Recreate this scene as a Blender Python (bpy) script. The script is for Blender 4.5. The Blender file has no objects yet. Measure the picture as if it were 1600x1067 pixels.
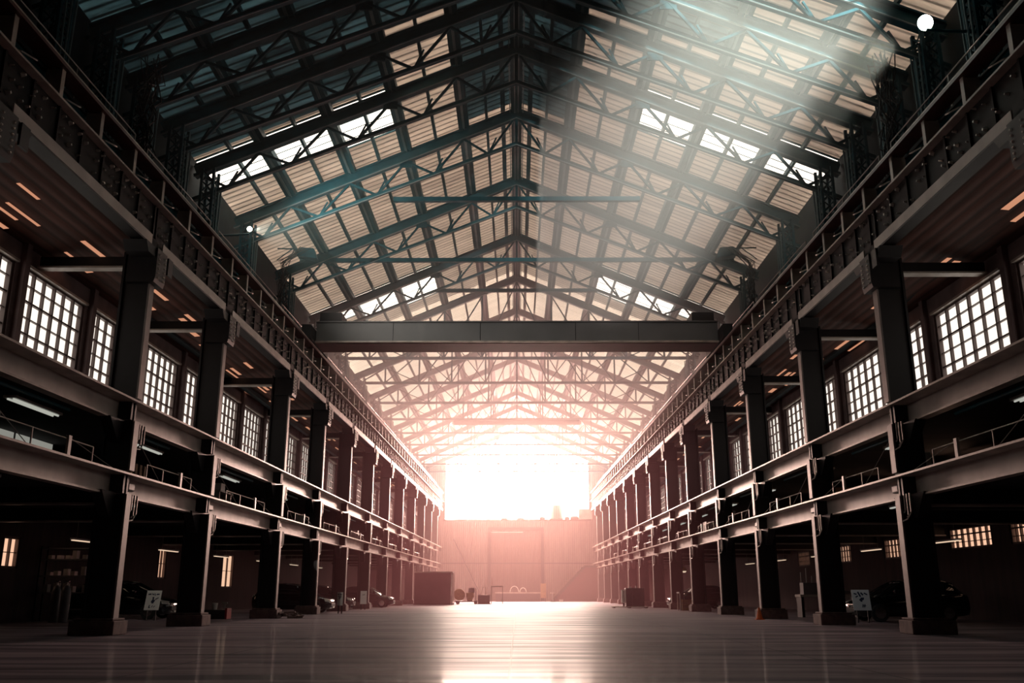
import bpy, math, random
from mathutils import Vector, Matrix
random.seed(7)
SC = bpy.context.scene
COL = SC.collection
PI = math.pi

# ------------------------------------------------------------------ helpers
def kz(y): return 1 + .00115*max(0.0, y-18)          # slight rise of the galleries along the hall
def zf(y): return .08 - .0034*(y-23)                 # floor falls gently towards the far end
W = 10.0

class MB:
    def __init__(s): s.v=[]; s.f=[]; s.mi=[]
    def quad(s, pts, mi=0):
        n=len(s.v); s.v += [tuple(p) for p in pts]; s.f.append(tuple(range(n,n+len(pts)))); s.mi.append(mi)
    def hexa(s, p, mi=0):       # 8 points: bottom ring 0-3, top ring 4-7
        n=len(s.v); s.v += [tuple(q) for q in p]
        for f in ((3,2,1,0),(4,5,6,7),(0,1,5,4),(1,2,6,5),(2,3,7,6),(3,0,4,7)):
            s.f.append(tuple(n+i for i in f)); s.mi.append(mi)
    def box(s, x0,x1,y0,y1,z0,z1, mi=0):
        s.hexa([(x0,y0,z0),(x1,y0,z0),(x1,y1,z0),(x0,y1,z0),(x0,y0,z1),(x1,y0,z1),(x1,y1,z1),(x0,y1,z1)], mi)
    def bar(s, p, q, w, h, up=(0,0,1), mi=0):
        p=Vector(p); q=Vector(q); d=(q-p).normalized(); u=Vector(up)
        sd=d.cross(u)
        if sd.length<1e-4: sd=d.cross(Vector((1,0,0)))
        sd.normalize(); u=sd.cross(d).normalized()
        a=sd*(w/2); b=u*(h/2)
        s.hexa([p-a-b,p+a-b,q+a-b,q-a-b,p-a+b,p+a+b,q+a+b,q-a+b], mi)
    def tube(s, pts, r, n=8, mi=0, closed=False):
        pts=[Vector(p) for p in pts]; base=len(s.v); m=len(pts)
        for i,p in enumerate(pts):
            d=(pts[min(i+1,m-1)]-pts[max(i-1,0)]).normalized()
            u=Vector((0,0,1)) if abs(d.z)<.9 else Vector((1,0,0))
            a=d.cross(u).normalized(); b=a.cross(d).normalized()
            rr = r[i] if isinstance(r,(list,tuple)) else r
            for k in range(n):
                t=2*PI*k/n; s.v.append(tuple(p+a*(rr*math.cos(t))+b*(rr*math.sin(t))))
        for i in range(m-1):
            for k in range(n):
                s.f.append((base+i*n+k, base+i*n+(k+1)%n, base+(i+1)*n+(k+1)%n, base+(i+1)*n+k)); s.mi.append(mi)
        s.f.append(tuple(base+k for k in reversed(range(n)))); s.mi.append(mi)
        s.f.append(tuple(base+(m-1)*n+k for k in range(n))); s.mi.append(mi)
    def lathe(s, prof, n=16, c=(0,0,0), axis='z', mi=0):
        base=len(s.v); m=len(prof)
        for r,z in prof:
            for k in range(n):
                t=2*PI*k/n; a,b=r*math.cos(t), r*math.sin(t)
                if axis=='z': q=(c[0]+a,c[1]+b,c[2]+z)
                elif axis=='y': q=(c[0]+a,c[1]+z,c[2]+b)
                else: q=(c[0]+z,c[1]+a,c[2]+b)
                s.v.append(q)
        for i in range(m-1):
            for k in range(n):
                s.f.append((base+i*n+k, base+i*n+(k+1)%n, base+(i+1)*n+(k+1)%n, base+(i+1)*n+k)); s.mi.append(mi)
        s.f.append(tuple(base+k for k in reversed(range(n)))); s.mi.append(mi)
        s.f.append(tuple(base+(m-1)*n+k for k in range(n))); s.mi.append(mi)
    def rivet(s, c, r=.03, h=.025, axis=(1,0,0), mi=0):
        ax=Vector(axis); u=Vector((0,0,1)); a=ax.cross(u).normalized()*r; b=u*r; c=Vector(c); t=ax*h
        pts=[c+a,c+b,c-a,c-b]; n=len(s.v); s.v += [tuple(p) for p in pts]+[tuple(c+t+(p-c)*.5) for p in pts]
        for k in range(4): s.f.append((n+k,n+(k+1)%4,n+4+(k+1)%4,n+4+k)); s.mi.append(mi)
        s.f.append((n+4,n+5,n+6,n+7)); s.mi.append(mi)
    def prism(s, poly, y0, y1, mi=0):        # poly of (x,z)
        n=len(s.v); m=len(poly)
        s.v += [(x,y0,z) for x,z in poly]+[(x,y1,z) for x,z in poly]
        s.f.append(tuple(n+i for i in range(m))); s.mi.append(mi)
        s.f.append(tuple(n+m+i for i in reversed(range(m)))); s.mi.append(mi)
        for i in range(m):
            j=(i+1)%m; s.f.append((n+i,n+m+i,n+m+j,n+j)); s.mi.append(mi)
    def mesh(s, name, mats):
        me=bpy.data.meshes.new(name); me.from_pydata(s.v,[],s.f)
        if not isinstance(mats,(list,tuple)): mats=[mats]
        for m in mats: me.materials.append(m)
        if any(s.mi): me.polygons.foreach_set('material_index', s.mi)
        import bmesh
        b=bmesh.new(); b.from_mesh(me); bmesh.ops.recalc_face_normals(b, faces=b.faces); b.to_mesh(me); b.free()
        return me
    def build(s, name, mats, parent=None, smooth=False, bevel=0):
        me=s.mesh(name, mats)
        if smooth:
            for p in me.polygons: p.use_smooth=True
        o=bpy.data.objects.new(name, me); COL.objects.link(o)
        if parent: o.parent=parent
        if bevel:
            md=o.modifiers.new('bevel','BEVEL'); md.width=bevel; md.segments=2; md.limit_method='ANGLE'
        return o

def tag(o, label, cat, group=None):
    o['label']=label; o['category']=cat; o['kind']='thing'
    if group: o['group']=group
    return o
def thing(name, label, cat, loc=(0,0,0), rz=0, group=None):
    o=bpy.data.objects.new(name,None); o.empty_display_size=.2; COL.objects.link(o)
    o.location=loc; o.rotation_euler=(0,0,rz)
    return tag(o,label,cat,group)
def struct(o): o['kind']='structure'; return o
def sempty(name, loc=(0,0,0), rz=0):
    o=bpy.data.objects.new(name,None); COL.objects.link(o); o.location=loc; o.rotation_euler=(0,0,rz); return struct(o)
def dup(root, loc=None, rz=None, label=None, group=None):
    def cp(o,p):
        c=o.copy(); COL.objects.link(c)
        if p: c.parent=p; c.matrix_parent_inverse=o.matrix_parent_inverse.copy()
        for ch in o.children: cp(ch,c)
        return c
    r=cp(root,None)
    if loc is not None: r.location=loc
    if rz is not None: r.rotation_euler=(0,0,rz)
    if label: r['label']=label
    if group: r['group']=group
    return r
ORD='first second third fourth fifth sixth seventh eighth ninth tenth eleventh twelfth thirteenth fourteenth fifteenth sixteenth seventeenth eighteenth'.split()

# ------------------------------------------------------------------ materials
def mat(name, col, rough=.5, metal=0, noise=.25, scale=2.0, bump=0, spec=.5, stretch=(1,1,1), emit=None, es=0):
    m=bpy.data.materials.new(name); m.use_nodes=True; nt=m.node_tree; N=nt.nodes; L=nt.links
    b=N['Principled BSDF']; b.inputs['Roughness'].default_value=rough; b.inputs['Metallic'].default_value=metal
    b.inputs['Specular IOR Level'].default_value=spec
    b.inputs['Base Color'].default_value=(*col,1)
    if noise:
        tc=N.new('ShaderNodeTexCoord'); mp=N.new('ShaderNodeMapping'); mp.inputs['Scale'].default_value=stretch
        nz=N.new('ShaderNodeTexNoise'); nz.inputs['Scale'].default_value=scale; nz.inputs['Detail'].default_value=6
        cr=N.new('ShaderNodeValToRGB'); e=cr.color_ramp.elements
        e[0].position=.3; e[1].position=.7
        e[0].color=(*[c*(1-noise) for c in col],1); e[1].color=(*[min(1,c*(1+noise)) for c in col],1)
        L.new(tc.outputs['Object'],mp.inputs['Vector']); L.new(mp.outputs['Vector'],nz.inputs['Vector'])
        L.new(nz.outputs['Fac'],cr.inputs['Fac']); L.new(cr.outputs['Color'],b.inputs['Base Color'])
        if bump:
            bp=N.new('ShaderNodeBump'); bp.inputs['Strength'].default_value=bump; bp.inputs['Distance'].default_value=.02
            L.new(nz.outputs['Fac'],bp.inputs['Height']); L.new(bp.outputs['Normal'],b.inputs['Normal'])
    if emit:
        b.inputs['Emission Color'].default_value=(*emit,1); b.inputs['Emission Strength'].default_value=es
    return m
def emis(name, col, st):
    m=bpy.data.materials.new(name); m.use_nodes=True; nt=m.node_tree; nt.nodes.clear()
    o=nt.nodes.new('ShaderNodeOutputMaterial'); e=nt.nodes.new('ShaderNodeEmission')
    e.inputs['Color'].default_value=(*col,1); e.inputs['Strength'].default_value=st
    nt.links.new(e.outputs[0],o.inputs[0]); return m
def lined(name, col, dark, axis='Y', scale=1.6, rough=.6, transl=0.0, amt=.5, spec=.3):
    """corrugated sheet or boards: grooves across one axis, dirt streaks along the other"""
    m=bpy.data.materials.new(name); m.use_nodes=True; nt=m.node_tree; N=nt.nodes; L=nt.links
    b=N['Principled BSDF']; b.inputs['Roughness'].default_value=rough; b.inputs['Specular IOR Level'].default_value=spec
    tc=N.new('ShaderNodeTexCoord'); mp=N.new('ShaderNodeMapping')
    st={'Y':(.12,1.0,.12),'X':(1.0,.12,.12),'H':(1.0,1.0,.1)}[axis]
    mp.inputs['Scale'].default_value=st
    L.new(tc.outputs['Object'],mp.inputs['Vector'])
    nz=N.new('ShaderNodeTexNoise'); nz.inputs['Scale'].default_value=scale*2.2; nz.inputs['Detail'].default_value=5; nz.inputs['Roughness'].default_value=.65
    L.new(mp.outputs['Vector'],nz.inputs['Vector'])
    wv=N.new('ShaderNodeTexWave'); wv.wave_type='BANDS'; wv.bands_direction='Y' if axis=='Y' else 'X'
    wv.inputs['Scale'].default_value=scale; wv.inputs['Distortion'].default_value=.35; wv.inputs['Detail'].default_value=2
    L.new(tc.outputs['Object'],wv.inputs['Vector'])
    r1=N.new('ShaderNodeValToRGB'); r1.color_ramp.elements[0].position=.02; r1.color_ramp.elements[1].position=.34
    r1.color_ramp.elements[0].color=(1-amt,)*3+(1,)
    L.new(wv.outputs['Fac'],r1.inputs['Fac'])
    r2=N.new('ShaderNodeValToRGB'); r2.color_ramp.elements[0].position=.32; r2.color_ramp.elements[1].position=.62
    r2.color_ramp.elements[0].color=(*dark,1); r2.color_ramp.elements[1].color=(*col,1)
    L.new(nz.outputs['Fac'],r2.inputs['Fac'])
    mx=N.new('ShaderNodeMixRGB'); mx.blend_type='MULTIPLY'; mx.inputs['Fac'].default_value=1
    L.new(r2.outputs['Color'],mx.inputs['Color1']); L.new(r1.outputs['Color'],mx.inputs['Color2'])
    L.new(mx.outputs['Color'],b.inputs['Base Color'])
    bp=N.new('ShaderNodeBump'); bp.inputs['Strength'].default_value=.5; bp.inputs['Distance'].default_value=.03
    L.new(wv.outputs['Fac'],bp.inputs['Height']); L.new(bp.outputs['Normal'],b.inputs['Normal'])
    if transl>0:
        t=N.new('ShaderNodeBsdfTranslucent'); L.new(mx.outputs['Color'],t.inputs['Color'])
        ms=N.new('ShaderNodeMixShader'); ms.inputs['Fac'].default_value=transl
        L.new(b.outputs[0],ms.inputs[1]); L.new(t.outputs[0],ms.inputs[2])
        L.new(ms.outputs[0],N['Material Output'].inputs['Surface'])
    return m

M={}
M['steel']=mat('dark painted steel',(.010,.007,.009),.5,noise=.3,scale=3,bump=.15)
M['girder']=mat('grey painted steel',(.50,.45,.41),.4,noise=.2,scale=1.3,bump=.2)
M['flange']=mat('pale steel flange',(.48,.42,.37),.38,noise=.3,scale=2)  # lit edges of the beams put into the colour as a pale tone
M['litflange']=mat('lit column flange',(.27,.225,.21),.45,noise=.25,scale=1.5,bump=.2)  # paler copy of the column steel: hall-side light put into the colour
M['rivet']=mat('bare rivet heads',(.75,.70,.64),.25,metal=.3,noise=0)
M['webblack']=mat('black web steel',(.010,.008,.009),.6,noise=.2,spec=.2)  # near black tone of the crane girder web
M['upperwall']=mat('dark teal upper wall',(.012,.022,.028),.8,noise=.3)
M['roofsteel']=mat('blue green roof steel',(.004,.060,.080),.55,spec=.2,noise=.3,scale=2)  # teal tone of the shadows put into the steel colour
M['rooflip']=mat('pale roof steel lip',(.11,.17,.18),.4,noise=.2)
M['crane']=mat('crane girder grey paint',(.15,.155,.16),.5,noise=.12,scale=.6)
M['cranered']=mat('crane underside red paint',(.075,.009,.014),.5,noise=.2)
M['railing']=mat('galvanised tube',(.36,.33,.31),.35,metal=.4,noise=.2)
M['redpipe']=mat('rust red pipe',(.07,.018,.017),.35,noise=.3,scale=4)
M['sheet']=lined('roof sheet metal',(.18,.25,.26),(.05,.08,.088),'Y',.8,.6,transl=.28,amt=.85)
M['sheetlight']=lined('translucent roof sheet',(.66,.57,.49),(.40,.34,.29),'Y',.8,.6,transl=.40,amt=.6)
M['sheetbright']=lined('brighter far roof sheet',(.70,.60,.52),(.55,.47,.40),'Y',.8,.6,transl=.66,amt=.4)  # more translucent far sheets, added to brighten the roof beyond the crane
M['clad']=lined('wall cladding',(.24,.18,.165),(.17,.125,.115),'X',1.1,.6,amt=.35)
M['doorm']=lined('roller door slats',(.18,.11,.10),(.13,.08,.075),'H',1.2,.55,amt=.1)
M['wall']=mat('sooty plaster wall',(.07,.05,.05),.85,noise=.4,scale=1.2)
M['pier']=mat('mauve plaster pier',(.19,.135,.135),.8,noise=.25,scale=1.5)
M['timber']=lined('brown roof boards',(.15,.06,.045),(.05,.022,.018),'X',.9,.7,amt=.5)
M['slab']=mat('soot dark soffit',(.03,.025,.028),.9,noise=.3)  # dark tone of the gallery undersides
M['concrete']=mat('concrete plinth',(.16,.10,.095),.8,noise=.3,scale=5,bump=.3)
M['frame']=mat('window frame steel',(.10,.065,.06),.5,noise=.2)
M['tyre']=mat('black rubber',(.012,.012,.013),.7,noise=.1)
M['carpaint']=mat('black car paint',(.008,.009,.012),.12,noise=0,spec=.8)
M['carglass']=mat('car glass',(.01,.012,.015),.03,noise=0,spec=1)
M['chrome']=mat('chrome',(.7,.7,.7),.15,metal=1,noise=0)
M['headlamp']=mat('clear headlamp',(.75,.75,.72),.1,noise=0)
M['paper']=mat('white card',(.80,.78,.74),.8,noise=.05)
M['ink']=mat('blue black ink',(.02,.025,.06),.8,noise=0)
M['brownink']=mat('brown ink',(.12,.06,.03),.8,noise=0)
M['white']=mat('white enamel',(.75,.72,.68),.4,noise=.08)
M['red']=mat('red enamel',(.42,.03,.04),.4,noise=.15)
M['orange']=mat('orange plastic',(.75,.16,.04),.5,noise=.1)
M['yellow']=mat('yellow machine paint',(.34,.20,.10),.5,noise=.25,scale=6)
M['wood']=mat('crate wood',(.28,.16,.09),.7,noise=.3,scale=3,stretch=(1,8,8))
M['darkbox']=mat('dark cabinet paint',(.06,.045,.05),.4,noise=.2)
M['grey']=mat('grey machine paint',(.14,.13,.14),.45,noise=.25)
M['container']=mat('container side paint',(.085,.045,.048),.5,noise=.15,scale=1.5)
M['curtain']=lined('brown sheet cladding',(.06,.033,.033),(.027,.016,.017),'H',1.0,.7,amt=.6)

M['day_end']=emis('daylight far gable',(1.0,.54,.45),110.0)
M['day_roof']=emis('daylight roof glazing',(1.0,.90,.76),3.2)
M['day_side']=emis('daylight side glazing',(1.0,.90,.79),1.25)
M['day_slot']=emis('daylight through roof boards',(1.0,.45,.26),.6)
M['day_low']=emis('daylight low windows',(1.0,.58,.38),1.0)
M['lampglow']=emis('lit lamp glass',(1.0,.90,.72),40.0)
M['tube']=emis('lit tube',(.92,.93,.82),.45)
M['tubewarm']=emis('lit warm tube',(1.0,.72,.5),.8)
M['panelglow']=emis('lit office panel',(.80,.80,.70),.30)

# floor: polished worn concrete with streaks running across the hall
def floor_mat():
    m=bpy.data.materials.new('worn polished floor'); m.use_nodes=True; nt=m.node_tree; N=nt.nodes; L=nt.links
    b=N['Principled BSDF']
    tc=N.new('ShaderNodeTexCoord'); mp=N.new('ShaderNodeMapping'); mp.inputs['Scale'].default_value=(.16,1.5,1)
    L.new(tc.outputs['Object'],mp.inputs['Vector'])
    n1=N.new('ShaderNodeTexNoise'); n1.inputs['Scale'].default_value=1.1; n1.inputs['Detail'].default_value=7; n1.inputs['Roughness'].default_value=.6
    L.new(mp.outputs['Vector'],n1.inputs['Vector'])
    cr=N.new('ShaderNodeValToRGB'); e=cr.color_ramp.elements; e[0].position=.41; e[1].position=.58
    e[0].color=(.10,.072,.095,1); e[1].color=(.37,.30,.345,1)
    L.new(n1.outputs['Fac'],cr.inputs['Fac'])
    br=N.new('ShaderNodeTexBrick'); br.offset=0.0; br.inputs['Scale'].default_value=1
    br.inputs['Brick Width'].default_value=4.8; br.inputs['Row Height'].default_value=1.35; br.inputs['Mortar Size'].default_value=.018
    br.inputs['Color1'].default_value=(1,1,1,1); br.inputs['Color2'].default_value=(.78,.78,.78,1); br.inputs['Mortar'].default_value=(.25,.25,.25,1)
    mb=N.new('ShaderNodeMapping'); mb.inputs['Location'].default_value=(.1,0,0); L.new(tc.outputs['Object'],mb.inputs['Vector']); L.new(mb.outputs['Vector'],br.inputs['Vector'])
    mx=N.new('ShaderNodeMixRGB'); mx.blend_type='MULTIPLY'; mx.inputs['Fac'].default_value=.9
    L.new(cr.outputs['Color'],mx.inputs['Color1']); L.new(br.outputs['Color'],mx.inputs['Color2'])
    L.new(mx.outputs['Color'],b.inputs['Base Color'])
    rr=N.new('ShaderNodeMapRange'); rr.inputs['From Min'].default_value=.3; rr.inputs['From Max'].default_value=.7
    rr.inputs['To Min'].default_value=.48; rr.inputs['To Max'].default_value=.30
    L.new(n1.outputs['Fac'],rr.inputs['Value']); L.new(rr.outputs['Result'],b.inputs['Roughness'])
    bp=N.new('ShaderNodeBump'); bp.inputs['Strength'].default_value=.05; bp.inputs['Distance'].default_value=.02
    L.new(n1.outputs['Fac'],bp.inputs['Height']); L.new(bp.outputs['Normal'],b.inputs['Normal'])
    b.inputs['Specular IOR Level'].default_value=0; b.inputs['Roughness'].default_value=1
    for l in list(b.inputs['Roughness'].links): L.remove(l)
    g=N.new('ShaderNodeBsdfGlossy'); g.inputs['Color'].default_value=(.13,.145,.145,1); L.new(rr.outputs['Result'],g.inputs['Roughness'])
    g2=N.new('ShaderNodeBsdfGlossy'); g2.inputs['Color'].default_value=(.055,.060,.060,1); g2.inputs['Roughness'].default_value=.08
    a2=N.new('ShaderNodeAddShader')
    L.new(bp.outputs['Normal'],g.inputs['Normal'])
    ad=N.new('ShaderNodeAddShader'); L.new(b.outputs[0],ad.inputs[0]); L.new(g.outputs[0],ad.inputs[1])
    L.new(ad.outputs[0],a2.inputs[0]); L.new(g2.outputs[0],a2.inputs[1]); L.new(a2.outputs[0],N['Material Output'].inputs['Surface'])
    return m
M['floor']=floor_mat()

# ------------------------------------------------------------------ setting
YN, YE = -6.0, 125.0
b=MB(); b.hexa([(-18,YN,zf(YN)-.3),(18,YN,zf(YN)-.3),(18,YE+1,zf(YE+1)-.3),(-18,YE+1,zf(YE+1)-.3),
                (-18,YN,zf(YN)),(18,YN,zf(YN)),(18,YE+1,zf(YE+1)),(-18,YE+1,zf(YE+1))])
struct(b.build('floor',M['floor']))
GD=13.2     # gallery window wall
def tilted(b,x0,x1,y0,y1,z0,z1,mi=0):
    b.hexa([(x0,y0,z0*kz(y0)),(x1,y0,z0*kz(y0)),(x1,y1,z0*kz(y1)),(x0,y1,z0*kz(y1)),
            (x0,y0,z1*kz(y0)),(x1,y0,z1*kz(y0)),(x1,y1,z1*kz(y1)),(x0,y1,z1*kz(y1))],mi)
# gallery floors (both sides)
for sd in (-1,1):
    for (z0,z1) in ((3.72,3.98),(5.62,5.88)):
        b=MB(); x0,x1=sorted((sd*10.5,sd*18)); tilted(b,x0,x1,YN,18,z0,z1); tilted(b,x0,x1,18,YE,z0,z1)
        struct(b.build('floor',M['slab']))
# windows of the upper galleries
WIN={-1:[],1:[]}
for k in range(-2,25): WIN[-1].append((24.9+4.0*k,1.7))
for k in range(-1,12):
    WIN[1].append((25.7+8.3*k,2.1)); WIN[1].append((29.9+8.3*k,1.25))
for s in WIN: WIN[s]=sorted(w for w in WIN[s] if w[0]+w[1]<YE-.5)
SILL,HEAD=6.9,9.5
LOWWIN={1:[(33.0,1.1,2.75,3.62),(37.2,1.75,2.75,3.62),(44.6,1.4,2.6,3.55),(52,1.4,2.6,3.55),(59,1.2,2.6,3.5),(66,1.2,2.6,3.5)],
        -1:[(33.2,.55,1.9,3.0),(47.6,.5,1.7,3.2),(58.5,1.1,1.3,3.3),(70,.9,1.3,3.3)]}
for sd,nm in ((-1,'left'),(1,'right')):
    b=MB()
    X0,X1=sorted((sd*GD,sd*(GD+.3)))
    prev=YN
    for (c,h) in WIN[sd]:
        tilted(b,X0,X1,prev,c-h,5.88,10.6,1)
        k=kz(c)
        b.box(X0,X1,c-h,c+h,5.88*k,SILL*k,1); b.box(X0,X1,c-h,c+h,HEAD*k,10.6*k,1)
        prev=c+h
    tilted(b,X0,X1,prev,YE,5.88,10.6,1)
    # ledge pilasters between windows
    for i in range(len(WIN[sd])-1):
        a=WIN[sd][i]; c=WIN[sd][i+1]; y=(a[0]+a[1]+c[0]-c[1])/2
        x0,x1=sorted((sd*(GD-.16),sd*GD)); b.box(x0,x1,y-.12,y+.12,5.9*kz(y),10.2*kz(y),1)
    # clerestory wall above the crane way
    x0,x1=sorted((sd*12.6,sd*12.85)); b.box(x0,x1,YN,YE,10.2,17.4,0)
    # low outer wall with its windows
    x0,x1=sorted((sd*18,sd*18.25)); prev=YN
    for (c,h,z0,z1) in LOWWIN[sd]:
        b.box(x0,x1,prev,c-h,-.6,6.9,2); b.box(x0,x1,c-h,c+h,-.6,z0,2); b.box(x0,x1,c-h,c+h,z1,6.9,2); prev=c+h
    b.box(x0,x1,prev,YE,-.6,6.9,2)
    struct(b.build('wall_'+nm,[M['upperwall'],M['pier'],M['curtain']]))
b=MB(); b.box(-18.2,18.2,YN-.3,YN,-.5,24); struct(b.build('wall_back',M['wall']))

# window sashes
nw=[0]
def window_obj(h,z0,z1,cols,rows,paneM,depth=.08):
    p=MB(); p.quad([(0.06,-h,z0),(0.06,h,z0),(0.06,h,z1),(0.06,-h,z1)])
    f=MB()
    f.box(-.07,.07,-h,-h+.09,z0,z1); f.box(-.07,.07,h-.09,h,z0,z1); f.box(-.07,.07,-h,h,z0,z0+.08); f.box(-.07,.07,-h,h,z1-.08,z1)
    for i in range(1,cols):
        y=-h+2*h*i/cols; t=.034 if i%2 else .024; f.box(-.05,.045,y-t,y+t,z0,z1)
    for j in range(1,rows):
        z=z0+(z1-z0)*j/rows; t=.026 if j%2==0 else .012; f.box(-.04,.04,-h,h,z-t,z+t)
    l=MB(); l.box(-.20,-.07,-h-.05,h+.05,z1-.02,z1+.05)
    return p.mesh('window_pane',paneM), f.mesh('window_frame',M['frame']), l.mesh('window_lintel',M['flange'])
cache={}
def place_window(x,y,sd,h,z0,z1,cols,rows,paneM,k=1,key=None,lint=True):
    nw[0]+=1
    if key not in cache: cache[key]=window_obj(h,z0,z1,cols,rows,paneM)
    r=sempty('window_%d'%nw[0],(x,y,0),PI if sd<0 else 0); r.scale=(1,1,k)
    for nme,me in zip(('window_pane','window_frame','window_lintel'),cache[key]):
        if nme=='window_lintel' and not lint: continue
        o=bpy.data.objects.new(nme,me); COL.objects.link(o); o.parent=r; struct(o)
for sd in (-1,1):
    for (c,h) in WIN[sd]:
        if c<12: continue
        place_window(sd*(GD+.12),c,sd,h,SILL,HEAD,6 if h>1.5 else 4,6,M['day_side'],kz(c),('up',h))
    for i,(c,h,z0,z1) in enumerate(LOWWIN[sd]):
        place_window(sd*18.1,c,sd,h,z0,z1,7 if sd>0 else 2,3 if sd>0 else 2,M['day_low'],1,('low',sd,i),False)

# ------------------------------------------------------------------ lean-to roofs over the galleries with bright slots
for sd in (-1,1):
    b=MB()
    def zc(x,y): return (10.32-.10*(abs(x)-10.3))*kz(y)
    for (y0,y1) in ((YN,18),(18,YE)):
        xa,xb=sd*10.35,sd*13.5
        P=lambda x,y,d: (x,y,zc(x,y)+d)
        b.hexa([P(xa,y0,0),P(xb,y0,0),P(xb,y1,0),P(xa,y1,0),P(xa,y0,.12),P(xb,y0,.12),P(xb,y1,.12),P(xa,y1,.12)])
    struct(b.build('ceiling',M['timber']))
    y=19.0; j=0
    while y<100:
        for q in range(3):
            n=random.choice((1,2,3))
            for t in range(n):
                x=sd*(11.45+.24*t+.55*q+random.uniform(-.05,.05)); yy=y+q*.55+random.uniform(0,.7); ln=random.uniform(.9,1.9)
                if random.random()<.5: continue
                b=MB(); w=random.choice((.045,.07,.10))
                b.quad([(x-w,yy,zc(x-w,yy)-.012),(x+w,yy,zc(x+w,yy)-.012),(x+w,yy+ln,zc(x+w,yy+ln)-.012),(x-w,yy+ln,zc(x-w,yy+ln)-.012)])
                nw[0]+=1; struct(b.build('window_%d'%nw[0],M['day_slot']))
        y+=random.choice((3.4,4.2)); j+=1

# ------------------------------------------------------------------ columns and arcades
COLS={-1:[15.8,23.7,30.2,39.4,47.2,55.1,63.8,72.4,81.2,90.6,100.2,108.7,117.0],
       1:[16.2,24.3,31.4,39.1,46.5,54.2,61.5,69.3,77.2,84.8,93.0,100.6,108.5,116.5]}
SIDE={-1:'left',1:'right'}
def make_column():
    t=thing('steel_column','x','column')
    p=MB(); p.box(-.98,.14,-.42,.42,0,.34); p.box(-.92,.08,-.36,.36,.34,.40); p.build('plinth',M['concrete'],t,bevel=.02)
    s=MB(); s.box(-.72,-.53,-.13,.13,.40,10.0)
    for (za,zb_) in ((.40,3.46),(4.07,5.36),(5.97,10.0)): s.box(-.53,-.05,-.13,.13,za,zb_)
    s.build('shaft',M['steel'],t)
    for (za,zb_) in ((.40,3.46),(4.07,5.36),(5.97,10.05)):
        s=MB(); s.box(-.05,0,-.15,.15,za,zb_); s.build('inner_flange',M['litflange'],t)
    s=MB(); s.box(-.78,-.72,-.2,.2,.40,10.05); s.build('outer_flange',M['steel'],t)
    # bracket under the crane girder, with rows of rivets
    g=MB()
    g.prism([(-.6,9.15),(.16,9.15),(.2,9.3),(.2,10.12),(-.6,10.12)],-.34,.34)
    g.hexa([(-.5,-.8,9.85),(.14,-.8,9.85),(.14,.8,9.85),(-.5,.8,9.85),(-.5,-1.0,10.12),(.14,-1.0,10.12),(.14,1.0,10.12),(-.5,1.0,10.12)])
    g.box(.14,.19,.5,.82,9.62,10.12)
    g.build('crane_bracket',M['steel'],t)
    r=MB()
    for y in (-.2,.2):
        for i in range(6): r.rivet((.2,y,9.3+.13*i),.042,.035)
    r.build('rivets',M['rivet'],t)
    for (zb,hh) in ((3.5,.62),(5.36,.55)):
        g=MB(); g.hexa([(-.6,-.3,zb-hh),(-.34,-.3,zb-hh),(-.34,.3,zb-hh),(-.6,.3,zb-hh),(-.6,-.95,zb),(-.30,-.95,zb),(-.30,.95,zb),(-.6,.95,zb)])
        g.build('floor_bracket',M['steel'],t)
        c=MB()
        for q,(y,l) in enumerate(((.32,.42),(.48,.55),(.66,.50))):
            c.tube([(-.06,y,zb-.02),(-.06,y,zb-l),(-.06,y-.10,zb-l-.06)],.026,6)
        c.tube([(-.06,.66,zb-.5),(-.04,.45,zb-.66),(-.02,.17,zb-.70)],.018,6)
        c.build('conduit',M['railing'],t)
    return t
c0=make_column(); first=True
for sd in (-1,1):
    for i,y in enumerate(COLS[sd]):
        lab='dark riveted steel column on a concrete plinth, %s from the camera in the %s row'%(ORD[i],SIDE[sd])
        if first: o=c0; first=False; o['label']=lab; o['group']='columns of the two arcades'
        else: o=dup(c0,label=lab,group='columns of the two arcades')
        o.location=(sd*W,y,zf(y)); o.rotation_euler=(0,0,0 if sd<0 else PI)
        o.scale=(1,1,(10.05*kz(y)-zf(y))/10.05)

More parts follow.
